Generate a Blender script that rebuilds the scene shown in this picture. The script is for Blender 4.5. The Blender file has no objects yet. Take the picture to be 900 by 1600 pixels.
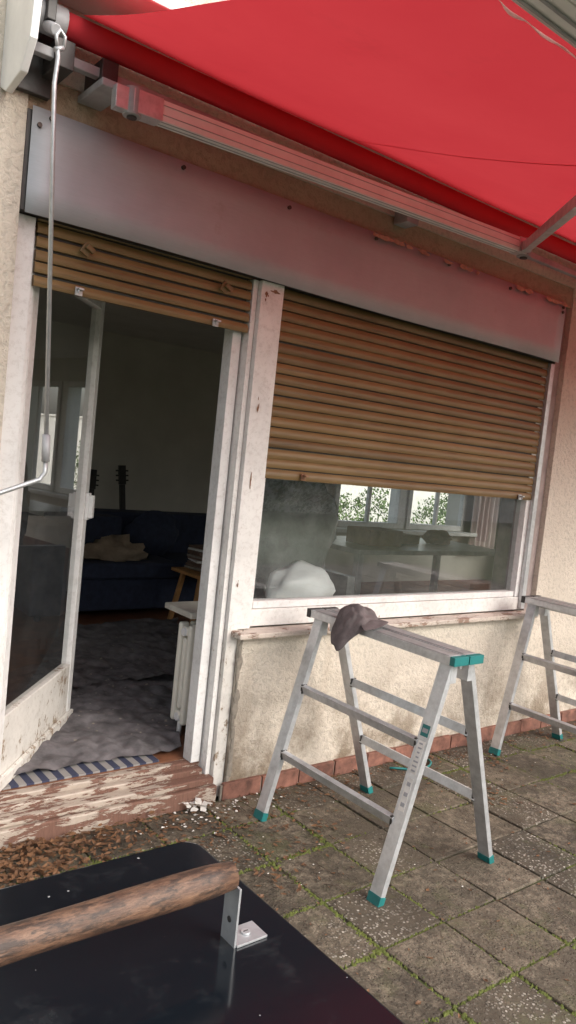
import bpy, bmesh, math, random
from mathutils import Vector, Matrix, noise
random.seed(7)
SC=bpy.context.scene
COL=SC.collection

# ------------------------------------------------------------------ helpers
class MB:
    def __init__(s): s.v=[];s.f=[];s.m=[];s.sm=[]
    def add(s,vs,fs,m=0,smooth=False):
        o=len(s.v); s.v+= [tuple(v) for v in vs]
        for f in fs:
            s.f.append([i+o for i in f]); s.m.append(m); s.sm.append(smooth)
    def box(s,x0,x1,y0,y1,z0,z1,m=0,M=None):
        vs=[Vector((x,y,z)) for z in (z0,z1) for y in (y0,y1) for x in (x0,x1)]
        if M is not None: vs=[M@v for v in vs]
        s.add(vs,[(0,2,3,1),(4,5,7,6),(0,1,5,4),(2,6,7,3),(0,4,6,2),(1,3,7,5)],m)
    def frame(s,d,up=(0,0,1)):
        d=Vector(d).normalized(); up=Vector(up)
        if abs(d.dot(up))>.98: up=Vector((0,1,0))
        a=d.cross(up).normalized(); b=a.cross(d).normalized()
        return a,b
    def beam(s,p0,p1,w,h,m=0,up=(0,0,1)):
        p0=Vector(p0);p1=Vector(p1);a,b=s.frame(p1-p0,up)
        vs=[]
        for p in (p0,p1):
            for (i,j) in ((-1,-1),(1,-1),(1,1),(-1,1)): vs.append(p+a*w/2*i+b*h/2*j)
        s.add(vs,[(3,2,1,0),(4,5,6,7),(0,1,5,4),(1,2,6,5),(2,3,7,6),(3,0,4,7)],m)
    def tube(s,pts,r,m=0,n=12,cap=True):
        pts=[Vector(p) for p in pts]; rs=r if isinstance(r,(list,tuple)) else [r]*len(pts)
        vs=[];up=None
        for i,p in enumerate(pts):
            d=(pts[min(i+1,len(pts)-1)]-pts[max(i-1,0)])
            if up is None: a,b=s.frame(d)
            else:
                d.normalize(); a=d.cross(up).normalized(); b=a.cross(d).normalized()
            up=b
            for k in range(n):
                t=2*math.pi*k/n; vs.append(p+(a*math.cos(t)+b*math.sin(t))*rs[i])
        fs=[]
        for i in range(len(pts)-1):
            for k in range(n):
                k2=(k+1)%n
                fs.append((i*n+k,i*n+k2,(i+1)*n+k2,(i+1)*n+k))
        s.add(vs,fs,m,True)
        if cap:
            o=len(s.v)-len(vs)
            s.f.append([o+k for k in range(n)][::-1]);s.m.append(m);s.sm.append(False)
            o2=o+(len(pts)-1)*n
            s.f.append([o2+k for k in range(n)]);s.m.append(m);s.sm.append(False)
    def grid(s,fn,nu,nv,m=0,smooth=True):
        vs=[fn(i/nu,j/nv) for j in range(nv+1) for i in range(nu+1)]
        w=nu+1
        s.add(vs,[(j*w+i,j*w+i+1,(j+1)*w+i+1,(j+1)*w+i) for j in range(nv) for i in range(nu)],m,smooth)
    def blob(s,c,r,m=0,nu=24,nv=14,amp=0.0,sc=3.0,p=1.0,flat=None):
        c=Vector(c)
        def fn(u,v):
            th=u*2*math.pi; ph=v*math.pi
            def sp(x): return math.copysign(abs(x)**p,x)
            d=Vector((sp(math.sin(ph))*sp(math.cos(th)),sp(math.sin(ph))*sp(math.sin(th)),-sp(math.cos(ph))))
            k=1+amp*noise.noise(d*sc+c*3.1)
            q=Vector((d.x*r[0]*k,d.y*r[1]*k,d.z*r[2]*k))+c
            if flat is not None and q.z<flat: q.z=flat
            return q
        s.grid(fn,nu,nv,m,True)
    def obj(s,name,mats,parent=None,bevel=0,seg=2,solid=0,sub=0):
        me=bpy.data.meshes.new(name); me.from_pydata(s.v,[],s.f)
        for m in mats: me.materials.append(m)
        me.polygons.foreach_set("material_index",s.m)
        me.polygons.foreach_set("use_smooth",s.sm)
        me.update()
        o=bpy.data.objects.new(name,me); COL.objects.link(o)
        if parent: o.parent=parent
        if solid:
            md=o.modifiers.new("s","SOLIDIFY"); md.thickness=solid
        if bevel:
            md=o.modifiers.new("b","BEVEL"); md.width=bevel; md.segments=seg; md.limit_method='ANGLE'; md.angle_limit=math.radians(40)
        if sub:
            md=o.modifiers.new("u","SUBSURF"); md.levels=sub; md.render_levels=sub
        return o
def empty(name):
    o=bpy.data.objects.new(name,None); COL.objects.link(o); o.empty_display_size=.1; return o

# ------------------------------------------------------------------ materials
class N:
    def __init__(s,name):
        s.mat=bpy.data.materials.new(name); s.mat.use_nodes=True; s.t=s.mat.node_tree
        s.bsdf=s.t.nodes["Principled BSDF"]; s.out=s.t.nodes["Material Output"]
        s.tc=s.t.nodes.new("ShaderNodeTexCoord")
    def n(s,ty,**kw):
        nd=s.t.nodes.new(ty)
        for k,v in kw.items(): setattr(nd,k,v)
        return nd
    def l(s,a,b): s.t.links.new(a,b)
    def mapc(s,scale=(1,1,1),loc=(0,0,0)):
        m=s.n("ShaderNodeMapping"); s.l(s.tc.outputs["Object"],m.inputs[0])
        m.inputs["Scale"].default_value=scale; m.inputs["Location"].default_value=loc
        return m.outputs[0]
    def noise(s,scale,detail=5,rough=.6,vec=None,dist=0):
        nd=s.n("ShaderNodeTexNoise"); nd.inputs["Scale"].default_value=scale
        nd.inputs["Detail"].default_value=min(detail,6); nd.inputs["Roughness"].default_value=rough
        nd.inputs["Distortion"].default_value=dist
        s.l(vec if vec is not None else s.tc.outputs["Object"],nd.inputs["Vector"])
        return nd.outputs["Fac"]
    def vor(s,scale,vec=None,feature='F1',out="Distance"):
        nd=s.n("ShaderNodeTexVoronoi",feature=feature); nd.inputs["Scale"].default_value=scale
        s.l(vec if vec is not None else s.tc.outputs["Object"],nd.inputs["Vector"])
        return nd.outputs[out]
    def ramp(s,fac,a,b,ca=(0,0,0,1),cb=(1,1,1,1)):
        r=s.n("ShaderNodeValToRGB"); e=r.color_ramp.elements
        e[0].position=a;e[1].position=b;e[0].color=ca if len(ca)==4 else (*ca,1);e[1].color=cb if len(cb)==4 else (*cb,1)
        s.l(fac,r.inputs[0]); return r.outputs[0]
    def mix(s,fac,a,b,blend='MIX'):
        m=s.n("ShaderNodeMix",data_type='RGBA',blend_type=blend)
        for inp,val in ((m.inputs[0],fac),(m.inputs[6],a),(m.inputs[7],b)):
            if isinstance(val,(int,float)): inp.default_value=val
            elif isinstance(val,(tuple,list)): inp.default_value=(*val[:3],1)
            else: s.l(val,inp)
        return m.outputs[2]
    def math(s,op,a,b=0,clamp=False):
        m=s.n("ShaderNodeMath",operation=op,use_clamp=clamp)
        for i,val in enumerate((a,b)):
            if isinstance(val,(int,float)): m.inputs[i].default_value=val
            else: s.l(val,m.inputs[i])
        return m.outputs[0]
    def sep(s,vec=None):
        m=s.n("ShaderNodeSeparateXYZ"); s.l(vec if vec is not None else s.tc.outputs["Object"],m.inputs[0]); return m.outputs
    def color(s,c):
        if isinstance(c,(tuple,list)): s.bsdf.inputs["Base Color"].default_value=(*c[:3],1)
        else: s.l(c,s.bsdf.inputs["Base Color"])
    def rough(s,c):
        if isinstance(c,(int,float)): s.bsdf.inputs["Roughness"].default_value=c
        else: s.l(c,s.bsdf.inputs["Roughness"])
    def bump(s,h,strength=.3,dist=.01):
        b=s.n("ShaderNodeBump"); b.inputs["Strength"].default_value=strength; b.inputs["Distance"].default_value=dist
        s.l(h,b.inputs["Height"]); s.l(b.outputs[0],s.bsdf.inputs["Normal"]); return b
    def metal(s,v): s.bsdf.inputs["Metallic"].default_value=v

def simple(name,c,rough=.6,metal=0,var=.25,scale=12,bump=.1,spec=.5):
    n=N(name); f=n.noise(scale,5,.65)
    n.color(n.mix(n.ramp(f,.3,.7),tuple(x*(1-var) for x in c),tuple(min(1,x*(1+var*.6)) for x in c)))
    n.rough(rough); n.metal(metal)
    if bump: n.bump(n.noise(scale*8,4),bump,.003)
    n.bsdf.inputs["Specular IOR Level"].default_value=spec
    return n.mat

def stucco(name,base,dark,dirt=True):
    n=N(name)
    f=n.noise(2.2,6,.65); c=n.mix(n.ramp(f,.35,.7),base,tuple(x*.88 for x in base))
    fine=n.noise(130,3,.7); coarse=n.noise(42,4,.6,dist=.6)
    c=n.mix(n.ramp(coarse,.38,.5,(1,1,1),(0,0,0)),c,tuple(x*.80 for x in base))
    if dirt:
        z=n.sep()[2]
        low=n.ramp(z,.02,.56,(1,1,1),(0,0,0))
        st=n.math('MULTIPLY',low,n.ramp(n.noise(4.2,6,.68),.40,.60))
        c=n.mix(n.math('MULTIPLY',st,.95),c,dark)
        sp=n.ramp(n.noise(14,6,.75),.64,.74)
        c=n.mix(n.math('MULTIPLY',sp,.28),c,tuple(x*1.8 for x in dark))
        runs=n.ramp(n.noise(1,5,.6,vec=n.mapc((9,9,.8))),.56,.75)
        c=n.mix(n.math('MULTIPLY',runs,.28),c,tuple(x*1.8 for x in dark))
    n.color(c); n.rough(.92)
    n.bump(n.math('ADD',coarse,n.math('MULTIPLY',fine,.4)),.8,.013)
    return n.mat
M_st=stucco("stucco_cream",(.65,.58,.485),(.18,.135,.09))
M_lint=stucco("stucco_lintel",(.44,.33,.235),(.12,.08,.05),False)  # tint of the awning's red light, plus dirt, put into the base colour

def paint(name,base=(.78,.765,.73),wood=(.20,.13,.085),amount=.6,scale=7,stretch=(1.6,1.6,.5),dist=.3,gs=.3,gw=.28,grime=.3):
    n=N(name); v=n.mapc(stretch)
    f=n.noise(scale,6,.75,vec=v,dist=dist)
    g=n.noise(scale*gs,3,.5)
    fa=n.math('ADD',n.math('MULTIPLY',f,1-gw),n.math('MULTIPLY',g,gw))
    mk=n.ramp(fa,amount,amount+.02)
    edge=n.ramp(fa,amount-.03,amount)
    b=n.mix(n.ramp(n.noise(5,6),.4,.75),base,tuple(x*.80 for x in base))
    b=n.mix(n.math('MULTIPLY',n.ramp(n.noise(40,6,.8),.50,.68),grime),b,(.30,.25,.20))
    b=n.mix(n.math('MULTIPLY',edge,.35),b,(.5,.45,.38))
    w=n.mix(n.noise(30,6,vec=n.mapc((4,4,.6))),tuple(x*.5 for x in wood),tuple(x*1.5 for x in wood))
    n.color(n.mix(mk,b,w)); n.rough(n.ramp(mk,0,1,(.45,.45,.45),(.85,.85,.85)))
    h=n.math('SUBTRACT',n.math('MULTIPLY',n.noise(60,4),.2),mk)
    n.bump(h,.5,.003)
    return n.mat
M_paint=paint("old_white_paint",amount=.635,scale=20,stretch=(1.8,1.8,.8))
M_peel=paint("peeling_paint",amount=.565,scale=26,base=(.68,.65,.60),wood=(.30,.23,.165),stretch=(1.3,1.3,.8),gs=.2,gw=.4)
M_peelh=paint("peeling_paint_step",base=(.40,.33,.27),wood=(.15,.075,.052),amount=.475,scale=24,stretch=(.32,1.6,1.6),gs=.2,gw=.4,grime=.65)
M_clean=paint("white_paint",base=(.76,.75,.73),amount=.74)

def shutter_mat(name,a,b):
    n=N(name); v=n.mapc((.7,14,14))
    f=n.noise(4,6,.7,vec=v); g=n.noise(1.3,5,.6)
    attr=n.n("ShaderNodeAttribute",attribute_name="rnd")
    k=n.math('ADD',n.math('MULTIPLY',f,.6),n.math('MULTIPLY',attr.outputs["Fac"],.4))
    c=n.mix(n.ramp(k,.25,.75),a,b)
    c=n.mix(n.math('MULTIPLY',n.ramp(g,.45,.7),.4),c,(.29,.20,.088))
    c=n.mix(n.math('MULTIPLY',n.ramp(n.noise(2,6,.7,vec=n.mapc((1,20,20))),.55,.68),.6),c,(.065,.038,.018))
    n.color(c); n.rough(.42); n.bump(f,.15,.002)
    return n.mat
M_sh=shutter_mat("shutter_wood",(.112,.066,.024),(.235,.148,.056))

n=N("aluminium_sheet")
f=n.noise(1.6,6,.6); g=n.noise(60,4,.6,vec=n.mapc((.25,6,6)))
c=n.mix(n.ramp(f,.3,.7),(.37,.38,.405),(.52,.525,.55)); c=n.mix(n.math('MULTIPLY',n.ramp(g,.4,.8),.3),c,(.33,.33,.34))
sp=n.ramp(n.noise(5,6,.8),.60,.68); c=n.mix(n.math('MULTIPLY',sp,.3),c,(.33,.27,.25))
n.color(c); n.metal(.1); n.rough(n.ramp(f,.3,.8,(.42,.42,.42),(.6,.6,.6))); n.bump(n.noise(2.2,3,.5),.3,.02); M_alp=n.mat

def alu(name,c,r):
    n=N(name); f=n.noise(20,6,.7); n.color(n.mix(n.ramp(f,.4,.75),c,tuple(x*.66 for x in c)))
    n.metal(.6); n.rough(n.ramp(n.noise(35,4),.3,.8,(r,r,r),(r+.25,)*3)); n.bump(n.noise(150,3),.05,.001); return n.mat
M_alu=alu("aluminium",(.60,.61,.62),.32)
M_steel=alu("galvanised_steel",(.50,.51,.52),.35)
M_white=simple("white_powder_coat",(.76,.76,.75),.4,0,.12,6,.03)
M_dark=simple("dark_metal",(.055,.052,.05),.5,.4)
M_grey=simple("grey_plastic",(.32,.32,.33),.5)
M_teal=simple("teal_plastic",(.012,.155,.15),.45,0,.2)
M_rust=simple("rust",(.26,.14,.08),.9,0,.5,60,.3)
M_screw=simple("screw_dark",(.10,.08,.07),.5,.6)

def cloth(name,c1,c2,cs,trans):
    n=N(name); t=n.t; t.nodes.remove(n.bsdf)
    f=n.noise(1.2,5,.6); c=n.mix(n.ramp(f,.3,.75),c1,c2)
    st=n.ramp(n.noise(3.5,6,.7),.60,.8); c=n.mix(n.math('MULTIPLY',st,.28),c,cs)
    d=n.n("ShaderNodeBsdfDiffuse"); tr=n.n("ShaderNodeBsdfTranslucent"); mx=n.n("ShaderNodeMixShader"); mx.inputs[0].default_value=trans
    w=n.noise(2.0,3,.5,vec=n.mapc((1.2,.5,1))); bp=n.n("ShaderNodeBump"); bp.inputs["Strength"].default_value=.45; bp.inputs["Distance"].default_value=.035; n.l(w,bp.inputs["Height"])
    n.l(bp.outputs[0],d.inputs["Normal"])
    n.l(c,d.inputs[0]); n.l(c,tr.inputs[0]); n.l(d.outputs[0],mx.inputs[1]); n.l(tr.outputs[0],mx.inputs[2]); n.l(mx.outputs[0],n.out.inputs[0]); return n.mat
M_red=cloth("awning_fabric",(.62,.046,.060),(.69,.064,.077),(.42,.035,.04),.26)
M_pink=cloth("faded_valence",(.78,.46,.43),(.84,.58,.54),(.5,.3,.28),.45)

def glass(name,dirt,refl,tint=(.85,.89,.88,1),haze=.02):
    n=N(name); t=n.t; t.nodes.remove(n.bsdf)
    tr=n.n("ShaderNodeBsdfTransparent"); tr.inputs[0].default_value=tint
    gl=n.n("ShaderNodeBsdfGlossy"); gl.inputs["Roughness"].default_value=.0
    lw=n.n("ShaderNodeLayerWeight"); lw.inputs[0].default_value=.5
    sch=n.math('ADD',n.math('MULTIPLY',n.math('POWER',lw.outputs["Facing"],5),.96),.04)
    mx=n.n("ShaderNodeMixShader"); n.l(n.math('MULTIPLY',sch,refl,True),mx.inputs[0]); n.l(tr.outputs[0],mx.inputs[1]); n.l(gl.outputs[0],mx.inputs[2])
    df=n.n("ShaderNodeBsdfDiffuse"); df.inputs[0].default_value=(.6,.61,.6,1)
    m2=n.n("ShaderNodeMixShader")
    sp=n.sep()
    sm=n.ramp(n.noise(34,6,.85,vec=n.mapc((1,1,.45))),.46,.66)
    reg=n.math('MULTIPLY',n.ramp(sp[2],.84,1.16,(1,1,1),(0,0,0)),n.ramp(sp[0],2.6,3.3))
    sm=n.math('MULTIPLY',sm,n.math('MULTIPLY',reg,n.ramp(n.noise(2.4,3,.5),.34,.6)))
    hz=n.math('MULTIPLY',n.ramp(n.noise(5,6,.7),.35,.8),haze*2.5)
    n.l(n.math('ADD',n.math('MULTIPLY',sm,dirt),n.math('ADD',hz,.01)),m2.inputs[0]); n.l(mx.outputs[0],m2.inputs[1]); n.l(df.outputs[0],m2.inputs[2]); n.l(m2.outputs[0],n.out.inputs[0]); return n.mat
M_gl=glass("window_glass",.55,3.2,haze=.03)
M_gl2=glass("door_glass",.0,2.6,haze=.012)

# paving
n=N("paving_slab")
at=n.n("ShaderNodeAttribute",attribute_name="rnd"); R=n.sep(at.outputs["Color"])
vc=n.vor(85,out="Color"); vs=n.sep(vc)
chip=n.ramp(vs[0],.40,.5)
vd=n.vor(85)
chipm=n.math('MULTIPLY',chip,n.ramp(vd,.35,.5,(1,1,1),(0,0,0)))
matrix=n.mix(n.noise(9,6,.7),(.038,.029,.020),(.095,.078,.054))
chipc=n.mix(vs[1],(.20,.175,.14),(.45,.41,.355))
agg=n.mix(chipm,matrix,chipc)
plain=n.mix(n.ramp(n.noise(26,6,.8),.38,.64),(.036,.028,.019),(.22,.18,.13))
cover=n.ramp(n.math('ADD',n.math('MULTIPLY',R[0],.50),n.math('MULTIPLY',n.noise(7,6,.75),.80)),.60,.70)
c=n.mix(cover,agg,plain)
gr=n.ramp(n.noise(2.3,6,.78),.46,.57); c=n.mix(n.math('MULTIPLY',gr,.75),c,(.032,.025,.016))
gd=n.ramp(n.noise(11,6,.82,(n.mapc((1,1,1),(1,8,0)))),.49,.59); c=n.mix(n.math('MULTIPLY',gd,.52),c,(.026,.020,.013))
gm=n.ramp(n.noise(3.4,6,.8,(n.mapc((1,1,1),(7,3,0)))),.52,.64); c=n.mix(n.math('MULTIPLY',gm,.48),c,(.058,.068,.018))
c=n.mix(n.math('MULTIPLY',R[1],.25),c,(.20,.155,.105))
n.color(c); n.rough(n.ramp(n.noise(5,4),.3,.7,(.6,.6,.6),(.9,.9,.9)))
n.bump(n.math('ADD',n.math('MULTIPLY',chipm,.5),n.noise(50,6,.7)),.8,.008); M_pave=n.mat
n=N("joint_moss"); f=n.noise(7,6,.7)
n.color(n.mix(n.ramp(f,.42,.62),(.028,.021,.014),(.075,.095,.022))); n.rough(.95); n.bump(n.noise(120,4),.8,.01); M_joint=n.mat
n=N("moss"); f=n.noise(30,4); n.color(n.mix(f,(.04,.055,.012),(.15,.17,.035))); n.rough(.95); M_moss=n.mat
n=N("grass_ground"); f=n.noise(3,6,.7); n.color(n.mix(f,(.05,.07,.02),(.10,.13,.045))); n.rough(.95); M_grass=n.mat
def leafmat(name,a,b):
    n=N(name); at=n.n("ShaderNodeAttribute",attribute_name="rnd")
    n.color(n.mix(at.outputs["Fac"],a,b)); n.rough(.6)
    return n.mat
M_leaf=leafmat("foliage",(.045,.085,.018),(.14,.23,.05))
M_dead=leafmat("dead_leaf",(.050,.023,.012),(.20,.10,.045))
M_crumb=leafmat("soil_crumb",(.02,.015,.01),(.11,.08,.05))
M_chip=simple("paint_chip",(.66,.64,.60),.6)
M_bark=simple("bark",(.09,.065,.045),.9,0,.4,20,.6)
M_brick=simple("terracotta_tile",(.215,.095,.066),.75,0,.6,14,.3)
M_mort=simple("mortar",(.25,.22,.18),.95,0,.3,30,.4)
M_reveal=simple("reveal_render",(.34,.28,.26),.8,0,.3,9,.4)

def setrnd(o,per):
    me=o.data; at=me.attributes.new("rnd",'FLOAT_COLOR','FACE')
    vals=[];cur=None
    for i in range(len(me.polygons)):
        if i%per==0: cur=(random.random(),random.random(),random.random(),1)
        vals+=cur
    at.data.foreach_set("color",vals)

# ------------------------------------------------------------------ terrace & ground
G=-0.05
b=MB(); b.box(-150,150,-150,150,-.6,-.13); ground=b.obj("ground",[M_grass])
ter=empty("terrace")
b=MB(); b.box(-4.06,10.0,-6.1,0.0,-.128,G-.007); b.obj("joint_bed",[M_joint],ter)
b=MB()
x=2.15-.3*20
while x<9.8:
    y=-1.45-.3*15
    while y<-.05:
        y1=min(y+.3,-.024); g=.003+random.random()*.0028
        z=G+random.uniform(-.004,.004); tx=random.uniform(-.005,.005); ty=random.uniform(-.005,.005)
        M=Matrix.Translation((x+.15,(y+y1)/2,z))@Matrix.Rotation(random.uniform(-.014,.014),4,'Z')@Matrix.Rotation(tx*3,4,'X')@Matrix.Rotation(ty*3,4,'Y')
        b.box(-.15+g,.15-g,-(y1-y)/2+g,(y1-y)/2-g,-.04,0,0,M)
        y+=.3
    x+=.3
o=b.obj("paving_slabs",[M_pave],ter,bevel=.004); setrnd(o,6)
b=MB()
def tuft(x,y,s,h):
    n_=6; vs=[(x,y,G-.004+h)]; a0=random.random()*6
    for k in range(n_):
        a=a0+k*2*math.pi/n_; r=s*random.uniform(.6,1.3); vs.append((x+math.cos(a)*r,y+math.sin(a)*r,G-.006))
    b.add(vs,[(0,1+k,1+(k+1)%n_) for k in range(n_)],0,True)
for i in range(30000):
    if random.random()<.5:
        x=2.15+.3*random.randint(-6,10)+random.gauss(0,.007); y=random.uniform(-2.6,-.03)
    else:
        y=-1.45+.3*random.randint(-4,4)+random.gauss(0,.007); x=random.uniform(.6,5.2)
    if y>-.03: continue
    if noise.noise(Vector((x*1.7,y*1.7,3)))>-.12+.35*random.random():
        tuft(x,y,random.uniform(.003,.010),random.uniform(.004,.010))
b.obj("moss",[M_moss])
b=MB()
def leaf(x,y,s,z=G+.004):
    a=random.random()*6.28; c=math.cos(a);q=math.sin(a); w=s*random.uniform(.3,.5)
    cu=random.uniform(.1,.6)*s; t=random.uniform(-.3,.3)*s
    P=[(-s,0,cu*.6),(-.3*s,-w,cu*.3+abs(t)),(.5*s,-w*.8,.2*cu),(s,0,cu*.8),(.5*s,w*.8,cu*.5),(-.3*s,w,cu*.2),(0,0,0)]
    b.add([(x+px*c-py*q,y+px*q+py*c,z+max(0,pz)) for px,py,pz in P],[(6,i,(i+1)%6) for i in range(6)])
for i in range(1100): leaf(random.gauss(.97,.28),-.04-abs(random.gauss(.12,.16)),random.uniform(.008,.022),G+.004+random.random()*.03)
for i in range(620): leaf(random.uniform(.8,5.5),-abs(random.gauss(0,.12))-.03,random.uniform(.006,.018))
for i in range(750): leaf(random.uniform(.7,5.5),random.uniform(-2.6,-.05),random.uniform(.004,.013))
for i in range(260): leaf(random.gauss(1.75,.3),random.gauss(-.35,.2),random.uniform(.006,.016))
for cx,cy in ((2.2,-.45),(3.2,-.6),(3.1,-1.35),(2.75,-1.55),(1.8,-.7),(4.3,-.5),(3.6,-.3),(2.6,-.15),(4.6,-.2),(3.5,-.95)):
    for i in range(14): leaf(random.gauss(cx,.05),random.gauss(cy,.05),random.uniform(.01,.022),G+.004+random.random()*.012)
o=b.obj("leaf_litter",[M_dead]); setrnd(o,6)
b=MB()
for i in range(6500):
    x=random.uniform(.7,5.5); y=-.025-random.random()**1.6*2.6; s=random.uniform(.0015,.0045); a=random.random()*6; z=G+.004
    if noise.noise(Vector((x*2.5,y*2.5,8)))<-.05+.2*random.random(): continue
    P=[(x+s*math.cos(a+k*2.094)*random.uniform(.7,1.4),y+s*math.sin(a+k*2.094)*random.uniform(.7,1.4),z) for k in range(3)]+[(x,y,z+s*.9)]
    b.add(P,[(0,1,3),(1,2,3),(2,0,3)])
o=b.obj("dirt",[M_crumb]); setrnd(o,3)
b=MB()
def chipf(x,y,s,z):
    a=random.random()*6; vs=[]
    for k in range(5): r=s*random.uniform(.5,1.2); vs.append((x+r*math.cos(a+k*1.256),y+r*math.sin(a+k*1.256),z+random.random()*s*.4))
    b.add(vs,[(0,1,2,3,4)])
for i in range(80): chipf(random.gauss(1.85,.16),-abs(random.gauss(.05,.09))-.02,random.uniform(.003,.009),G+.005)
for i in range(140): chipf(random.uniform(.8,4.5),-abs(random.gauss(.1,.5))-.02,random.uniform(.002,.005),G+.005)
for i in range(12): chipf(random.gauss(1.80,.04),random.gauss(-.06,.02),random.uniform(.014,.026),G+.012+random.random()*.03)
b.obj("paint_chips",[M_chip])
b=MB()
for i in range(110):
    x=random.gauss(1.6,.6); y=random.uniform(-.9,-.05); a=random.random()*6; L=random.uniform(.03,.12)
    b.tube([(x,y,G+.004),(x+L*.5*math.cos(a),y+L*.5*math.sin(a),G+.012),(x+L*math.cos(a+.3),y+L*math.sin(a+.3),G+.005)],.0012,0,5)
b.obj("twigs",[M_bark])
b=MB()
b.tube([(2.95+.28*t+.03*math.sin(t*9),-.10-.10*math.sin(t*3.1),G+.012) for t in [i/14 for i in range(15)]],.006,0,8)
b.obj("hose",[M_teal])

# ------------------------------------------------------------------ house
house=empty("house")
ZR=3.5
b=MB()
b.box(-1.3,.87,0,.3,-.3,ZR); b.box(4.22,9.5,0,.3,-.3,ZR); b.box(.87,4.22,0,.3,2.72,ZR)
b.box(1.985,4.22,0,.3,-.3,.69)
b.obj("front_wall",[M_st],house)
b=MB(); b.box(.87,4.22,.012,.3,2.60,2.72); b.obj("lintel_band",[M_lint],house)
b=MB(); b.box(.872,4.15,.05,.3,2.26,2.60); b.obj("shutter_box",[M_dark],house)
M_in=simple("interior_wall",(.58,.555,.49),.9,0,.1,3,.1)
M_ceil=simple("ceiling",(.6,.59,.56),.9,0,.1,3,.1)
M_floor=simple("parquet",(.20,.085,.045),.45,0,.4,9,.1)
b=MB()
YB=4.0
b.box(-1,6.0,YB,YB+.3,.1,2.5); b.box(8.4,9.5,YB,YB+.3,.1,2.5); b.box(6.0,8.4,YB,YB+.3,.1,.78); b.box(6.0,8.4,YB,YB+.3,2.2,2.5)
b.box(-1.3,-1,.3,1.0,.1,2.5); b.box(-1.3,-1,3.3,YB+.3,.1,2.5); b.box(-1.3,-1,1.0,3.3,.1,.8); b.box(-1.3,-1,1.0,3.3,2.3,2.5)  # left wall; its window opening is added to light the back wall
b.box(9.2,9.5,.3,.8,.1,2.5); b.box(9.2,9.5,3.2,YB,.1,2.5); b.box(9.2,9.5,.8,3.2,.1,.8); b.box(9.2,9.5,.8,3.2,2.35,2.5)  # right wall; its opening is out of view, added to brighten the room
b.obj("interior_walls",[M_in],house)
b=MB(); b.box(-1.3,9.5,.3,YB+.3,2.5,2.7); b.obj("ceiling",[M_ceil],house)
b=MB(); b.box(-1.3,9.5,.3,YB+.3,-.12,.1); b.box(.93,1.985,.15,.3,-.1,.1); b.obj("floor",[M_floor],house)
b=MB(); b.box(-1.7,9.9,-.2,YB+.6,ZR,ZR+.2); b.box(-1.3,9.5,YB,YB+.3,2.7,ZR); b.box(-1.3,-1.0,.3,YB,2.7,ZR); b.box(9.2,9.5,.3,YB,2.7,ZR); b.obj("roof",[M_reveal],house)
b=MB()
for x0,x1 in ((6.0,7.15),(7.25,8.4)):
    for a in ((x0,x0+.07,.78,2.2),(x1-.07,x1,.78,2.2),(x0+.07,x1-.07,.78,.85),(x0+.07,x1-.07,2.13,2.2)):
        b.box(a[0],a[1],YB-.04,YB+.03,a[2],a[3])
    b.box((x0+x1)/2-.02,(x0+x1)/2+.02,YB-.03,YB+.02,.851,2.129)
b.box(7.15,7.25,YB-.02,YB+.2,.78,2.2); b.box(5.9,8.5,YB-.2,YB-.045,.73,.775)
b.box(-1.2,-1.1,2.1,2.18,.8,2.3); b.box(-1.2,-1.1,1.0,1.07,.8,2.3); b.box(-1.2,-1.1,3.23,3.3,.8,2.3)  # frame bars of the added light opening in the left wall
b.obj("back_and_added_window_frame",[M_clean],house,bevel=.004)
b=MB()
def pan(u,v):
    x=.885+u*3.245; z=2.252+v*.357+.004*math.sin(u*9)*(1-v)
    return Vector((x,-.012+.004*noise.noise(Vector((x*1.3,z*2,0))),z))
b.grid(pan,40,4,0)
for i in range(7):
    x=.95+i*.525; z=2.583+random.uniform(-.006,.004); b.tube([(x,-.020,z),(x,-.008,z)],.006,1,10)
for x in (.91,4.10): b.tube([(x,-.020,2.55),(x,-.008,2.55)],.006,1,10)
b.obj("shutter_box_panel",[M_alp,M_screw],house,solid=.003)
b=MB(); b.box(.872,4.15,.0,.048,2.262,2.598); b.obj("panel_backing",[M_dark],house)
b=MB()
for i in range(26):
    x=random.choice((random.uniform(2.5,3.3),random.uniform(2.5,3.9),random.uniform(3.9,4.1))); w=random.uniform(.015,.07); vs=[]
    for k in range(9): a=-k*6.283/9; vs.append((x+w*math.cos(a)*random.uniform(.6,1.1),-.0235-i*.0002,2.594+.013*math.sin(a)*random.uniform(.4,1.2)))
    b.add(vs,[tuple(range(9))])
b.obj("flaking_render",[simple("flaking_render_mat",(.48,.28,.205),.9,0,.4,40,.2)],house)
b=MB()
b.box(.872,.945,.045,.14,.07,2.258,0)
b.box(.945,.965,.075,.14,.1,2.20,0)
b.box(1.925,2.045,.02,.15,.722,2.258,1)
b.box(1.925,1.983,.02,.15,-.05,.722,2)
b.box(1.898,1.922,.045,.15,.03,2.258,1)
b.box(1.845,1.89,.09,.16,.1,2.21,0)
b.box(.95,1.90,.16,.25,2.212,2.255,0)
b.box(2.048,4.16,.055,.14,.722,.80,1); b.box(2.088,4.085,.07,.13,.802,.835,0)
b.box(2.048,2.086,.07,.13,.802,2.25,0); b.box(4.085,4.155,.06,.13,.802,2.25,0)
b.box(4.120,4.158,.03,.055,.73,2.25,3); b.box(4.122,4.15,.0555,.0595,.8,2.2,2)
b.obj("frame",[M_clean,M_paint,M_peel,M_alu],house,bevel=.004)
b=MB(); b.box(4.162,4.218,.035,.3,.70,2.60); b.obj("reveal",[M_reveal],house)
b=MB(); b.grid(lambda u,v:Vector((2.088+1.997*u,.10,.836+1.414*v)),1,1,0,False); b.obj("window_glass",[M_gl],house)
b=MB()
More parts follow.
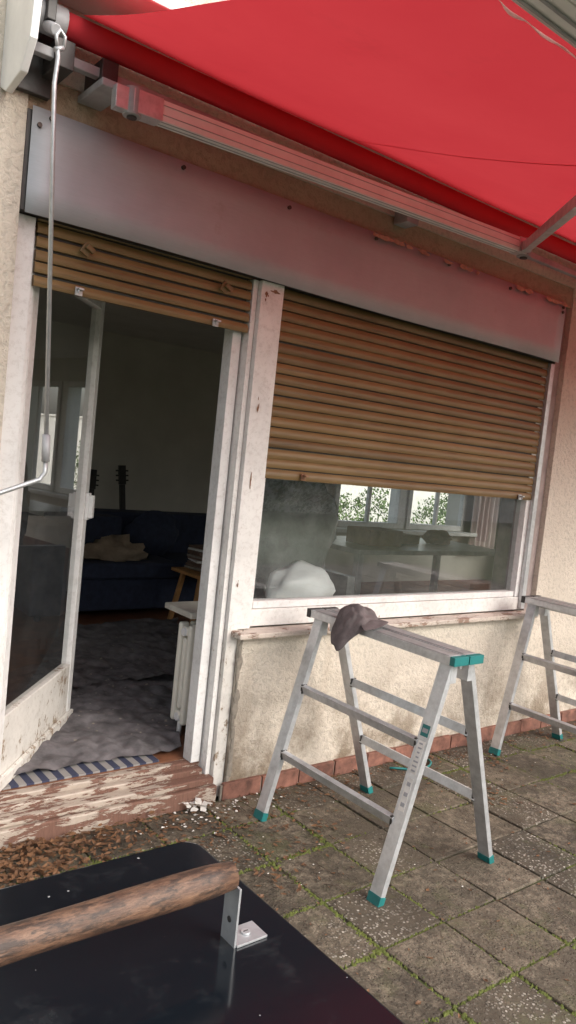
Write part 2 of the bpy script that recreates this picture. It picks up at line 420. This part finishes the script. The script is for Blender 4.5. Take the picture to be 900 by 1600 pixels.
for (x,z,w,h) in ((1.967,1.72,.006,.035),(1.966,1.40,.005,.045),(2.0,2.225,.022,.010),(1.95,2.19,.008,.022),(1.955,.93,.006,.012)):
    for q in range(5):
        vs=[]; cx=x+random.gauss(0,w*.5); cz=z+random.gauss(0,h*.5); m_=random.uniform(.3,.8)
        for k in range(11): a=k*6.283/11; vs.append((cx+w*m_*math.cos(a)*random.uniform(.4,1.4),.0176-.0001*q,cz+h*m_*.7*math.sin(a)*random.uniform(.5,1.3)))
        b.add(vs,[tuple(range(11))])
b.obj("rust_patches",[M_rust],house)
b=MB(); b.box(1.945,4.20,-.055,.052,.692,.718); b.obj("window_sill",[paint("sill_paint",base=(.58,.51,.44),wood=(.28,.19,.14),amount=.54,scale=20,stretch=(.6,1.5,1.5),grime=.5)],house,bevel=.006)
b=MB()
for i in range(14):
    z=-.03+i*.055; b.blob((1.99+random.uniform(-.004,.008),-.001,z),(random.uniform(.006,.02),.006,.04),0,8,6,.4,2)
b.obj("broken_plaster",[M_mort],house)
b=MB()
b.box(.3,1.93,-.016,.034,-.06,.022,0); b.box(.3,1.92,.001,.06,.024,.056,0); b.box(.872,1.895,.062,.10,.024,.078,0); b.box(.872,1.9,.102,.148,.02,.100,0)
b.obj("threshold",[M_peelh,M_peel],house,bevel=.006)
b=MB(); x=1.96
while x<9.4:
    L=random.uniform(.19,.24); dz=random.uniform(-.004,.004); b.box(x,x+L,-.022+random.uniform(-.002,.002),-.001,-.06,.022+dz,0); x+=L+.008
b.box(1.95,9.45,-.014,-.0005,-.06,.016,1)
b.obj("base_course",[M_brick,M_mort],house,bevel=.003)

# door leaf
ang=math.radians(49.5)
leafE=empty("glass_door"); leafE.parent=house
Md=Matrix.Translation((.962,.125,0))@Matrix.Rotation(ang,4,'Z')
W=.89; ZT=2.185
b=MB()
b.box(0,.055,-.024,.024,.115,ZT,0,Md); b.box(W-.055,W,-.024,.024,.115,ZT,0,Md)
b.box(.056,W-.056,-.022,.022,ZT-.07,ZT,0,Md); b.box(.056,W-.056,-.022,.022,.115,.40,1,Md)
b.box(.056,W-.056,-.034,-.023,.14,.165,1,Md); b.box(-.002,W+.002,-.04,-.0245,.112,.16,1,Md)
b.obj("door_frame",[M_clean,M_peel],leafE,bevel=.004)
b=MB(); b.grid(lambda u,v:Md@Vector((.055+(W-.11)*u,0,.401+(ZT-.471)*v)),1,1,0,False); b.obj("door_pane",[M_gl2],leafE)
b=MB(); b.box(W-.050,W-.008,-.040,-.0245,1.11,1.24,0,Md); b.box(W-.045,W-.012,-.060,-.0405,1.12,1.23,0,Md); b.box(W+.0005,W+.006,-.015,.015,1.05,1.31,0,Md); b.obj("door_handle",[M_white],leafE,bevel=.004)

# ------------------------------------------------------------------ roller shutters
def shutter(name,x0,x1,z0,z1,pitch,yb,seed,gap=.006):
    random.seed(seed); b=MB(); z=z0
    segs=18
    while z<z1:
        sag0=random.uniform(-.003,.003); sag1=random.uniform(-.003,.003); yo=random.uniform(-.003,.002)
        prof=[]
        for i in range(7):
            t=i/6; prof.append((yb+yo-.009*math.sin(math.pi*(.12+.8*t))+.004*t, gap*.5+t*(pitch-gap)))
        vs=[];fs=[]
        for i in range(segs+1):
            u=i/segs; x=x0+(x1-x0)*u; dz=sag0*(1-u)+sag1*u+.0012*noise.noise(Vector((x*2,z*9,seed)))
            for (py,pz) in prof: vs.append((x,py,z+pz+dz))
            vs.append((x,yb+.012,z+pitch-gap*.5+dz)); vs.append((x,yb+.012,z+gap*.5+dz))
        m_=9
        for i in range(segs):
            for j in range(m_):
                j2=(j+1)%m_; fs.append((i*m_+j,(i+1)*m_+j,(i+1)*m_+j2,i*m_+j2))
        b.add(vs,fs,0,False); b.f.append([len(b.v)-len(vs)+j for j in range(m_)]);b.m.append(0);b.sm.append(False)
        b.f.append([len(b.v)-m_+j for j in range(m_)][::-1]);b.m.append(0);b.sm.append(False)
        z+=pitch
    root=empty(name)
    o=b.obj("slats",[M_sh],root); setrnd(o,segs*m_+2)
    b=MB(); b.box(x0+.01,x1-.01,yb+.0125,yb+.0145,z0+.01,z1); b.obj("webbing",[M_dark],root)
    return root
sd=shutter("roller_shutter",.955,1.892,2.022,2.262,.046,.055,3,.009)
sw=shutter("roller_shutter",2.05,4.115,1.405,2.262,.0475,.055,5,.0045)
def stopper(x,z,par,y=.038,r=None):
    b=MB(); b.box(x-.014,x+.014,y-.003,y+.004,z-.014,z+.018); b.box(x-.010,x+.010,y-.028,y-.0035,z+.004,z+.012); b.tube([(x-.008,y-.020,z+.004),(x-.008,y-.020,z-.008)],.004,0,8)
    b.obj("stopper",[M_rust if r else M_steel],par,bevel=.002)
stopper(1.12,2.035,sd); stopper(1.72,2.035,sd); stopper(2.28,1.425,sw,r=1); stopper(3.98,1.42,sw)
for (x,z) in ((1.13,2.19),(1.74,2.185)):
    b=MB(); M=Matrix.Translation((x,.03,z))@Matrix.Rotation(.5,4,'Y'); b.box(-.018,.018,-.012,.0,-.022,.022,0,M); b.box(-.01,.024,-.03,-.0125,-.004,.014,0,M); b.obj("hook_plate",[M_sh],sd,bevel=.002)

# ------------------------------------------------------------------ awning
aw=empty("awning")
XA,XB=.975,6.5
b=MB(); b.tube([(XA-.05,-.13,2.845),(XB,-.13,2.845)],.043,0,28); b.obj("fabric_roll",[M_red],aw)
def clf(u,v):
    x=XA+(XB-XA)*u; t=v
    y=-.16-(1.78-.16)*t; z=2.885+(2.40-2.885)*t
    z-=.035*math.sin(math.pi*t); z+=.014*noise.noise(Vector((x*.9,t*2.2,0)))
    return Vector((x,y,z))
b=MB(); b.grid(clf,110,40,0); o=b.obj("fabric",[M_red],aw)
b=MB()
for xs in (2.17,3.37,4.57,5.77):
    u=(xs-XA)/(XB-XA); w=.005/(XB-XA)
    b.grid(lambda a,c,u=u,w=w: clf(u+(a-.5)*2*w,c)-Vector((0,0,.0015)),1,40,0)
b.obj("seams",[M_red],aw)
b=MB()
b.box(XA,XB+.05,-1.86,-1.785,2.382,2.40,0); b.box(XA,XB+.05,-1.90,-1.862,2.382,2.46,0); b.box(XA,XB+.05,-1.858,-1.845,2.402,2.45,0)
b.box(XA-.02,XA-.002,-1.905,-1.76,2.375,2.465,1)
for yy in (-1.80,-1.83): b.box(XA,XB+.05,yy-.004,yy+.004,2.378,2.3815,1)
b.obj("front_bar",[M_white,M_grey],aw,bevel=.004)
def val(u,v):
    x=XA+(XB-XA)*u; r=noise.noise(Vector((x*6,0,v*1.5)))*.010*(.2+v)
    drop=.024+.012*abs(noise.noise(Vector((x*9,9,0))))
    return Vector((x,-1.750-.034*v+r+.004*math.sin(x*60+5*noise.noise(Vector((x*4,1,1))))*v,2.396-v*drop+.006*noise.noise(Vector((x*16,5,0)))))
b=MB(); b.grid(val,520,6,0); b.obj("valence",[M_pink],aw)
b=MB()
pr=[(-.0,2.63),(-.06,2.60),(-.20,2.62),(-.27,2.70),(-.29,2.86),(-.20,2.97),(0,3.0)]
vs=[(x,y,z) for x in (.775,.80) for y,z in pr]; k=len(pr)
b.add(vs,[tuple(range(k))[::-1],tuple(range(k,2*k))]+[(i,(i+1)%k,(i+1)%k+k,i+k) for i in range(k)],0)
b.box(.80,XB+.06,-.30,-.001,2.975,2.995,0); b.box(.80,XB+.06,-.318,-.301,2.945,2.995,0)
b.obj("hood",[M_white],aw,bevel=.004)
b=MB()
b.box(.80,.935,-.03,-.001,2.64,2.94,0); b.beam((.86,-.02,2.86),(.86,-.2,2.86),.03,.10,0); b.tube([(.82,-.13,2.845),(.925,-.13,2.845)],.05,1,20)
b.beam((.80,-.115,2.745),(XB,-.115,2.745),.032,.032,1)
b.box(.90,.96,-.16,-.001,2.70,2.79,0); b.tube([(.86,-.17,2.80),(.86,-.25,2.76)],.018,1,12)
b.box(2.64,2.72,-.09,-.001,2.68,2.75,1); b.box(4.9,4.98,-.09,-.001,2.68,2.75,1)
b.box(1.04,1.13,-.21,-.001,2.675,2.70,1); b.box(1.06,1.12,-.15,-.001,2.71,2.79,0)
b.obj("bracket",[M_dark,M_grey],aw,bevel=.003)
def arm(S,E,F,nm):
    b=MB(); S=Vector(S);E=Vector(E);F=Vector(F)
    d=(E-S).normalized()
    b.beam(S+d*.08,E-d*.06,.055,.070,0)
    for dz in (-.014,.018): b.beam(S+d*.09+Vector((0,-.0285,dz)),E-d*.07+Vector((0,-.0285,dz)),.003,.003,1)
    for q in (-.018,.008): b.beam(S+d*.09+Vector((0,q,-.036)),E-d*.07+Vector((0,q,-.036)),.004,.003,1)
    e=(F-E).normalized()
    b.beam(E+e*.07,F-e*.03,.038,.045,2)
    for P,r in ((S,.032),(E,.036),(F,.024)):
        b.tube([P-Vector((0,0,.045)),P+Vector((0,0,.045))],r,1,18)
        b.tube([P-Vector((0,0,.052)),P-Vector((0,0,.0455))],r*.55,3,12)
    b.beam(S-d*.01,S+d*.10,.062,.076,2); b.beam(S-d*.07,S-d*.015,.04,.075,2)
    b.beam(E-d*.08,E-d*.005,.062,.076,2); b.beam(E+e*.005,E+e*.09,.046,.052,2)
    b.obj(nm,[M_white,M_grey,M_alu,M_dark],aw,bevel=.004)
arm((1.15,-.22,2.65),(3.33,-.26,2.70),(1.85,-1.74,2.40),"folding_arm")
arm((6.4,-.22,2.68),(4.25,-.26,2.69),(5.7,-1.74,2.40),"folding_arm")
b=MB()
b.tube([(.868,-.25,2.71),(.862,-.25,2.745),(.873,-.25,2.765),(.89,-.25,2.75),(.888,-.25,2.715)],.006,0,10)
b.tube([(.868,-.25,2.71),(.873,-.25,2.68),(.868,-.25,2.6),(.935,-.25,1.50)],.0075,0,12)
b.tube([(.935,-.25,1.50),(.94,-.25,1.41)],.013,1,14); b.tube([(.94,-.25,1.41),(.941,-.25,1.375),(.925,-.25,1.35),(.80,-.255,1.30),(.70,-.26,1.27)],.008,0,12)
b.tube([(.70,-.26,1.27),(.69,-.26,1.20),(.685,-.26,1.10)],.012,1,12)
b.tube([(.888,-.25,2.715),(.86,-.25,2.70)],.008,0,10)
b.obj("awning_crank",[M_steel,M_grey])

# ------------------------------------------------------------------ trestles
M_tread=alu("worn_tread",(.42,.42,.42),.5)
def trestle(cx,yA,yB,tA,tB,name,seed):
    random.seed(seed); root=empty(name)
    b=MB(); zt=.80
    foot=.315
    for s in (-1,1):
        for (y,fy) in ((tA,yA),(tB,yB)):
            p1=Vector((cx+s*(.055),y,zt)); p0=Vector((cx+s*foot,fy,G+.02))
            b.beam(p0,p1,.056,.024,0,up=(s*1,0,.3))
            d=(p1-p0).normalized()
            b.beam(p0-d*.024,p0+d*.012,.061,.029,1,up=(s*1,0,.3))
        for t in (.30,.64):
            xx=cx+s*(foot+(.055-foot)*t); z=G+.03+(zt-G-.03)*t
            ya=yA+(tA-yA)*t; yb2=yB+(tB-yB)*t
            b.beam((xx,ya-.02,z),(xx,yb2+.02,z),.022,.036,0,up=(s*.3,0,1))
            for yy in (ya-.028,yb2+.028): b.box(xx-.014,xx+.014,yy-.005,yy+.005,z-.020,z+.020,2)
        x0,x1=(cx+.006,cx+.082) if s>0 else (cx-.082,cx-.006)
        b.box(x0,x1,tB-.03,tA+.04,zt+.005,zt+.038,0)
        b.box(x0+.006,x1-.006,tB-.02,tA+.02,zt+.0385,zt+.0405,3)
        b.box(x0-.003,x1+.003,tB-.055,tB-.031,zt+.008,zt+.041,1); b.box(x0-.003,x1+.003,tA+.041,tA+.065,zt+.002,zt+.041,2)
        for y in (tA-.0,tB+.0): b.beam((cx+s*.05,y-.03,zt-.03),(cx+s*.05,y+.03,zt-.03),.034,.07,0)
    b.tube([(cx,tB-.02,zt-.01),(cx,tA+.02,zt-.01)],.008,0,10)
    b.obj("ladder_frames",[M_alu,M_teal,M_dark,M_tread],root,bevel=.003)
    return root,Vector((cx-foot,yB,G+.02)),Vector((cx-.055,tB,zt))
tr1,p0,p1=trestle(2.335,-.235,-.945,-.19,-.93,"trestle",11)
tr2,_,_=trestle(4.035,-.19,-.90,-.145,-.885,"trestle",12)
def sticker(root,p0,p1,t0,t1,w,col,rows):
    b=MB(); d=(p1-p0); dn=d.normalized()
    wv=MB().frame(d,(-1,0,.3))
    P0=p0+d*t0;P1=p0+d*t1
    b.beam(P0+wv[1]*.0125,P1+wv[1]*.0125,w,.001,0,up=(-1,0,.3))
    L=(P1-P0).length
    for i in range(rows):
        q=P0+(P1-P0)*((i+.6)/(rows+.2)); ww=w*random.uniform(.35,.8)
        b.beam(q+wv[1]*.0135-dn*L/rows*.18,q+wv[1]*.0135+dn*L/rows*.18,ww,.001,1,up=(-1,0,.3))
    b.obj("label",[M_chip if not col else col,M_grey],root)
sticker(tr1,p0,p1,.52,.66,.034,None,7)
sticker(tr1,p0,p1,.68,.73,.036,M_teal,1)
sticker(tr1,p0,p1,.36,.50,.028,None,3)
cp=empty("cap"); M_cap=simple("cap_fabric",(.12,.10,.10),.95,0,.3,30,.4)
b=MB()
CX,CY,CZ=2.275,-.42,.838
def capf(u,v):
    th=u*2*math.pi; ph=v*math.pi*.5
    d=Vector((math.cos(th)*math.cos(ph),math.sin(th)*math.cos(ph),math.sin(ph)))
    k=1+.24*noise.noise(d*2.1+Vector((4,1,2)))+.12*noise.noise(d*5)
    q=Vector((d.x*.095*k,d.y*.085*k,d.z*.075*k))
    q=Matrix.Rotation(-.30,3,'Y')@q
    if q.x<-.04: q.z-=(-.04-q.x)*1.3
    return q+Vector((CX,CY,CZ))
b.grid(capf,40,14,0)
def brim(u,v):
    a=(u-.5)*2.2-1.0; r=.080+v*.062
    return Vector((CX+math.cos(a)*r*.95,CY+math.sin(a)*r,CZ+.010+.024*math.cos((u-.5)*3)-.012*v+.012*noise.noise(Vector((u*3,v,1)))))
b.grid(brim,20,5,0)
b.obj("cap_body",[M_cap],cp,solid=.003,sub=1)

# ------------------------------------------------------------------ black box with handle
bx=empty("metal_box")
n=N("black_gloss"); f=n.noise(4,6,.6)
dust=n.ramp(n.noise(9,6,.75),.56,.78); spk=n.ramp(n.vor(60),.03,.06,(1,1,1),(0,0,0))
spk2=n.ramp(n.vor(22,n.mapc((1,1,1),(3,1,0))),.04,.05,(1,1,1),(0,0,0))
sel=n.ramp(n.noise(25,3),.56,.58)
c=n.mix(n.math('MULTIPLY',dust,.4),(.006,.008,.011),(.055,.058,.06)); c=n.mix(n.math('MULTIPLY',spk,sel),c,(.4,.4,.38)); c=n.mix(n.math('MULTIPLY',spk2,sel),c,(.35,.35,.33))
n.color(c); n.rough(n.ramp(f,.3,.75,(.05,.05,.05),(.20,.20,.20))); n.bump(n.noise(3,3,.5),.15,.012); n.bsdf.inputs["Specular IOR Level"].default_value=.36; M_blk=n.mat
def rrect(x0,x1,y0,y1,r,nc=7):
    P=[]
    for cx,cy,a0 in ((x1-r,y1-r,0),(x0+r,y1-r,90),(x0+r,y0+r,180),(x1-r,y0+r,270)):
        for k in range(nc+1):
            a=math.radians(a0+90*k/nc); P.append((cx+r*math.cos(a),cy+r*math.sin(a)))
    return P
def slab(b,P,z0,z1,m=0):
    k=len(P); vs=[(x,y,z0) for x,y in P]+[(x,y,z1) for x,y in P]
    b.add(vs,[tuple(range(k))[::-1],tuple(range(k,2*k))]+[(i,(i+1)%k,(i+1)%k+k,i+k) for i in range(k)],m)
lid=MB(); slab(lid,rrect(-.38,.648,-2.55,-1.782,.03),.872,.90)
lid.obj("lid",[M_blk],bx,bevel=.005,seg=3)
b=MB(); slab(b,rrect(-.36,.63,-2.53,-1.80,.03),.20,.868)
for (x,y) in ((-.31,-2.48),(.58,-2.48),(-.31,-1.85),(.58,-1.85)): b.tube([(x,y,.20),(x,y,G)],.02,0,10)
b.obj("body",[M_blk],bx,bevel=.004)
b=MB()
for x in (.553,-.30):
    b.box(x-.0015,x+.0015,-2.038,-2.008,.9,.975,0)
    b.box(x+.0018,x+.048,-2.04,-2.006,.9005,.9035,0); b.tube([(x+.026,-2.023,.9036),(x+.026,-2.023,.906)],.006,1,12)
    b.tube([(x-.0025,-2.023,.93),(x+.0025,-2.023,.93)],.004,2,10)
    b.box(x+.0225,x+.0295,-2.0238,-2.0222,.9061,.9066,2)
b.obj("handle_bracket",[M_steel,M_alu,M_dark],bx,bevel=.0006)
n=N("charred_wood"); f=n.noise(16,6,.8,vec=n.mapc((1.6,9,9))); g=n.noise(30,6,.75,vec=n.mapc((1.0,3,3)))
c=n.mix(n.ramp(f,.38,.62),(.075,.036,.022),(.225,.125,.075)); c=n.mix(n.ramp(n.math('ADD',n.math('MULTIPLY',g,.5),n.math('MULTIPLY',f,.5)),.46,.54),c,(.040,.023,.016))
n.color(c); n.rough(.5); n.bump(f,.5,.003); M_wood=n.mat
b=MB()
P=[];Rr=[]
for i in range(25):
    t=i/24; P.append((.550-.84*t,-2.020-.012*t,.985+.002*math.sin(t*5))); Rr.append(.0185+.0008*math.sin(t*17)-(.002 if i in(0,24) else 0))
b.tube(P,Rr,0,24); b.obj("wooden_handle",[M_wood],bx)

# ------------------------------------------------------------------ interior things
M_fleece=simple("grey_fleece",(.145,.133,.137),.98,0,.6,9,.7)
def dc(x0,x1,y0,y1,z,seed,shear):
    def fn(u,v):
        y=y0+(y1-y0)*v+.06*noise.noise(Vector((u*3,seed,1))); x=x0+(x1-x0)*u+shear*(y-y0)+.06*noise.noise(Vector((v*4,seed,2)))
        h=.03*abs(noise.noise(Vector((x*3.2,y*3.2,seed))))+.030*abs(noise.noise(Vector((x*8,y*6,seed))))+.03*max(0,noise.noise(Vector((x*1.5,y*4,seed+3))))+.008*noise.noise(Vector((x*22,y*22,seed)))
        return Vector((x,y,z+max(0,h)))
    return fn
b=MB(); b.grid(dc(1.0,1.87,.22,1.35,.114,1,.60),110,120,0); b.grid(dc(1.45,2.42,1.15,2.55,.125,4,.55),110,120,0); b.obj("drop_cloth",[M_fleece])
b=MB(); random.seed(21)
for i in range(160):
    y=random.uniform(.3,2.2); x=1.15+.6*(y-.2)+random.uniform(0,.75); s=random.uniform(.003,.010); a=random.random()*6
    b.add([(x+s*math.cos(a+k*1.57),y+s*math.sin(a+k*1.57),.172+random.random()*.004) for k in range(4)],[(0,1,2,3)])
b.obj("debris",[M_mort])
n=N("striped_rug"); sx=n.sep()[0]; w=n.math('FRACT',n.math('MULTIPLY',sx,16)); n.color(n.mix(n.math('GREATER_THAN',w,.5),(.035,.04,.075),(.25,.235,.22))); n.rough(.95); M_rug=n.mat
b=MB(); b.box(.98,1.72,.155,.55,.101,.109); b.obj("striped_rug",[M_rug])
b=MB(); b.box(1.905,4.2,.302,.56,.705,.735); b.obj("inner_sill",[simple("stone_board",(.5,.48,.42),.4)],house,bevel=.006)
rad=empty("radiator"); b=MB()
for i in range(12):
    x=1.935+i*.062
    b.box(x,x+.05,.34,.372,.17,.66); b.box(x,x+.05,.43,.462,.17,.66); b.box(x+.004,x+.046,.373,.429,.19,.23); b.box(x+.004,x+.046,.373,.429,.60,.645); b.box(x+.004,x+.046,.385,.417,.24,.59)
b.obj("columns",[simple("radiator_enamel",(.78,.75,.66),.35,0,.08,5,.03)],rad,bevel=.012,seg=3)
b=MB(); b.tube([(1.93,.40,.62),(2.7,.40,.62)],.02,0,12); b.tube([(1.935,.40,.2),(2.7,.40,.2)],.02,0,12); b.tube([(1.96,.4,.2),(1.96,.4,.1)],.012,0,10); b.obj("pipes",[M_white],rad)
M_navy=simple("navy_fabric",(.03,.038,.070),.95,0,.3,20,.3)
sf=empty("sofa"); b=MB()
b.box(2.25,4.3,2.80,3.60,.16,.42); b.box(2.55,4.3,3.36,3.62,.422,.90); b.box(2.02,2.30,2.70,3.64,.16,.84); b.box(4.302,4.55,2.70,3.64,.16,.70)
b.box(2.31,3.30,2.76,3.35,.422,.55); b.box(3.31,4.29,2.76,3.35,.422,.55); b.box(2.31,2.9,3.1,3.355,.552,.88)
for x in (2.12,4.48):
    for y in (2.8,3.55): b.box(x-.025,x+.025,y-.025,y+.025,.1,.158)
b.obj("upholstery",[M_navy],sf,bevel=.05,seg=4)
b=MB(); b.blob((2.80,3.05,.57),(.27,.20,.15),0,28,16,.6,2.4,1,.552); b.obj("blanket",[simple("beige_blanket",(.34,.26,.19),.95,0,.3,12,.4)])
b=MB(); b.blob((3.25,3.25,.72),(.26,.12,.20),0,24,14,.3,2); b.obj("cushion",[M_navy])
ct=empty("side_table"); M_oak=simple("oak",(.50,.25,.09),.5,0,.3,14,.1)
b=MB(); b.box(3.12,3.75,2.22,2.62,.52,.545)
for s,x in ((-1,3.20),(1,3.67)):
    for t,y in ((-1,2.29),(1,2.55)): b.beam((x+s*.07,y+t*.04,.10),(x,y,.52),.035,.035)
b.obj("top_and_legs",[M_oak],ct,bevel=.004)
b=MB()
for i in range(11):
    M=Matrix.Translation((3.38+random.uniform(-.03,.03),2.42,.548+i*.018))@Matrix.Rotation(random.uniform(-.25,.25),4,'Z'); b.box(-.17,.17,-.12,.12,0,.015,(1,2,1,1,0)[i%5],M)
b.obj("stack_of_papers",[M_chip,simple("magazine",(.16,.10,.07),.5),M_mort])
def guitar(x,y,tilt,name,zc=.1):
    root=empty(name); b=MB(); pts=[]
    for k in range(40):
        t=k/40*2*math.pi; zz=-math.cos(t); w=.17*(1-.28*math.exp(-((zz-.12)/.22)**2))*(1-.22*max(0,zz)); pts.append((w*math.sin(t)*1.05,zz*.23))
    M=Matrix.Translation((x,y,zc+.23))@Matrix.Rotation(tilt,4,'Y')@Matrix.Rotation(-.12,4,'X')
    k=len(pts); vs=[M@Vector((px,-.045,pz)) for px,pz in pts]+[M@Vector((px,.045,pz)) for px,pz in pts]
    b.add(vs,[tuple(range(k)),tuple(range(k,2*k))[::-1]]+[(i,i+k,(i+1)%k+k,(i+1)%k) for i in range(k)],0)
    b.box(-.025,.025,-.05,-.02,.1,.72,1,M); b.box(-.035,.035,-.05,-.03,.721,.90,1,M)
    for i in range(3):
        for s in (-1,1): b.beam(M@Vector((s*.036,-.04,.76+i*.045)),M@Vector((s*.062,-.04,.76+i*.045)),.014,.014,1)
    b.tube([M@Vector((0,-.0455,.03)),M@Vector((0,-.047,.03))],.045,1,18); b.box(-.06,.06,-.055,-.046,-.12,-.10,1,M)
    b.obj("body_and_neck",[simple("guitar_wood",(.05,.022,.012),.3),M_dark],root,bevel=.003)
guitar(2.90,3.82,.05,"guitar",.10); guitar(3.28,3.82,-.06,"guitar",.16)
b=MB(); b.box(3.10,3.48,3.7,3.94,.1,.155); b.obj("instrument_case",[M_dark],bevel=.02)
b=MB(); b.blob((2.72,.50,.79),(.21,.13,.15),0,32,18,.22,1.8,.95,.738); b.obj("white_sack",[simple("white_plastic_bag",(.8,.8,.79),.4,0,.1,6,.3)])
ar=empty("armchair"); b=MB(); b.blob((3.0,1.05,1.02),(.36,.14,.42),0,30,18,.3,2.4,.75); b.box(2.7,3.35,.8,1.4,.2,.6); b.box(2.64,2.695,.8,1.4,.2,.8); b.box(3.355,3.42,.8,1.4,.2,.8)
for x in (2.75,3.3):
    for y in (.85,1.35): b.box(x-.02,x+.02,y-.02,y+.02,.1,.199)
b.obj("draped_upholstery",[simple("plastic_dust_cover",(.20,.20,.19),.3,0,.45,8,.5)],ar,bevel=.02)
tb=empty("dining_table"); b=MB(); b.box(4.3,6.3,1.7,2.6,.80,.84)
for x in (4.36,6.24):
    for y in (1.76,2.54): b.box(x-.03,x+.03,y-.03,y+.03,.1,.80)
b.obj("top_and_legs",[simple("white_laminate",(.75,.73,.70),.3)],tb,bevel=.004)
b=MB(); b.box(4.6,5.0,1.9,2.2,.842,.98); b.box(5.2,5.45,2.1,2.4,.842,.92); b.blob((5.75,2.15,.9),(.16,.12,.08),0,20,12,.3,2,1,.842); b.obj("parcels",[simple("cardboard",(.40,.28,.18),.8)],bevel=.006)
M_cur=simple("pale_curtain",(.7,.6,.58),.9,0,.1,4,.1)
for cx in (8.42,5.35):
    b=MB(); b.grid(lambda u,v:Vector((cx+.5*u,3.85+.035*math.sin(u*30),.5+v*1.85)),50,2,0); b.obj("curtain",[M_cur])

# ------------------------------------------------------------------ garden
b=MB(); b.box(7,30,11.5,11.7,-.2,2.1); b.box(6.95,30.05,11.45,11.75,2.101,2.16); b.obj("garden_wall",[simple("whitewash",(.70,.68,.64),.9,0,.12,3,.3)])
b=MB(); b.box(-30,30,-16.2,-16,-.2,2.3); b.box(-30.05,30.05,-16.25,-15.95,2.301,2.36); b.obj("garden_wall",[bpy.data.materials["whitewash"]])
def foliage(b,cx,cy,cz,rx,ry,rz,n_,s):
    for i in range(n_):
        while True:
            p=Vector((random.uniform(-1,1),random.uniform(-1,1),random.uniform(-1,1)))
            if p.length<1 and noise.noise(p*2.2+Vector((cx,cy,cz)))>-.12: break
        q=Vector((cx+p.x*rx,cy+p.y*ry,cz+p.z*rz))
        a=Vector((random.gauss(0,1),random.gauss(0,1),random.gauss(0,1))).normalized(); c=a.orthogonal().normalized(); d=a.cross(c)
        k=s*random.uniform(.6,1.4)
        b.add([q-c*k,q-d*k*.5,q+c*k,q+d*k*.5],[(0,1,2,3)])
def tree(x,y,h,r,seed,n_=3500):
    random.seed(seed); root=empty("tree"); b=MB()
    b.tube([(x,y,-.15),(x+.05,y,h*.3),(x-.05,y+.1,h*.6),(x,y,h*.9)],[.16,.12,.08,.02],0,10)
    cl=[]
    for i in range(9):
        a=i*2.4; z0=h*(.32+.05*i); L=r*random.uniform(.6,.95)*(1-.05*i); e=(x+math.cos(a)*L,y+math.sin(a)*L,z0+L*.6); b.tube([(x,y,z0),((x+e[0])/2,(y+e[1])/2,z0+L*.4),e],[.06,.04,.015],0,7); cl.append(e)
    b.obj("trunk",[M_bark],root); b=MB()
    for e in cl: foliage(b,e[0],e[1],e[2],r*.5,r*.5,r*.42,n_//10,.07)
    foliage(b,x,y,h*.85,r*.6,r*.6,r*.5,n_//8,.07)
    o=b.obj("crown",[M_leaf],root); setrnd(o,1)
tree(16,14,6,2.4,2,2500); tree(8.5,-13,5.5,2.2,4,3000); tree(17,-10,5.5,2.2,6,3000)
random.seed(9)
b=MB()
for (bx_,by_,h) in ((11.2,9.5,.9),(12.6,9.9,1.1),(14.4,9.7,1.0),(15.4,10,1.3),(16.4,10.2,1.5)): foliage(b,bx_,by_,h*.5-.1,.6,.5,h*.65,900,.04)
o=b.obj("bush",[M_leaf]); setrnd(o,1)
b=MB()
for i in range(24): foliage(b,-4+i*.9,-14.5,.55,.62,.45,.8*random.uniform(.7,1.2),220,.07)
o=b.obj("hedge",[M_leaf]); setrnd(o,1)

# ------------------------------------------------------------------ light
w=bpy.data.worlds.new("World"); SC.world=w; w.use_nodes=True; nt=w.node_tree
bg=nt.nodes["Background"]; sky=nt.nodes.new("ShaderNodeTexSky"); sky.sky_type='NISHITA'; sky.sun_disc=False
el=math.radians(38)
sky.sun_elevation=el; sky.dust_density=5; sky.air_density=1.3; sky.altitude=200
hs=nt.nodes.new("ShaderNodeHueSaturation"); hs.inputs["Saturation"].default_value=.45; hs.inputs["Value"].default_value=2.0
nt.links.new(sky.outputs[0],hs.inputs["Color"]); nt.links.new(hs.outputs[0],bg.inputs[0]); bg.inputs[1].default_value=.15
sd_=Vector((.30,-.80,.0)).normalized(); S=Vector((sd_.x*math.cos(el),sd_.y*math.cos(el),math.sin(el)))
sky.sun_rotation=math.atan2(S.x,S.y)
L=bpy.data.lights.new("sun","SUN"); L.energy=1.9; L.angle=math.radians(50); L.color=(1,.98,.95)
lo=bpy.data.objects.new("sun",L); COL.objects.link(lo); lo.rotation_euler=(-S).to_track_quat('-Z','Y').to_euler()

# ------------------------------------------------------------------ camera
roll=math.radians(6);p=math.radians(3.86);yaw=math.radians(38.4)
Fh=Vector((math.sin(yaw),math.cos(yaw),0)); Rl=Vector((math.cos(yaw),-math.sin(yaw),0)); Z=Vector((0,0,1))
F=Fh*math.cos(p)-Z*math.sin(p); U=Z*math.cos(p)+Fh*math.sin(p)
cX=Rl*math.cos(roll)+U*math.sin(roll); cY=-Rl*math.sin(roll)+U*math.cos(roll)
M=Matrix((cX,cY,-F)).transposed().to_4x4(); M.translation=Vector((0,-2.75,1.5))
cam=bpy.data.cameras.new("camera"); co=bpy.data.objects.new("camera",cam); COL.objects.link(co); co.matrix_world=M
cam.sensor_fit='VERTICAL'; cam.sensor_height=36; cam.lens=27; cam.clip_end=500; cam.clip_start=.02
SC.camera=co
SC.view_settings.view_transform='Standard'; SC.view_settings.look='None'; SC.view_settings.exposure=0
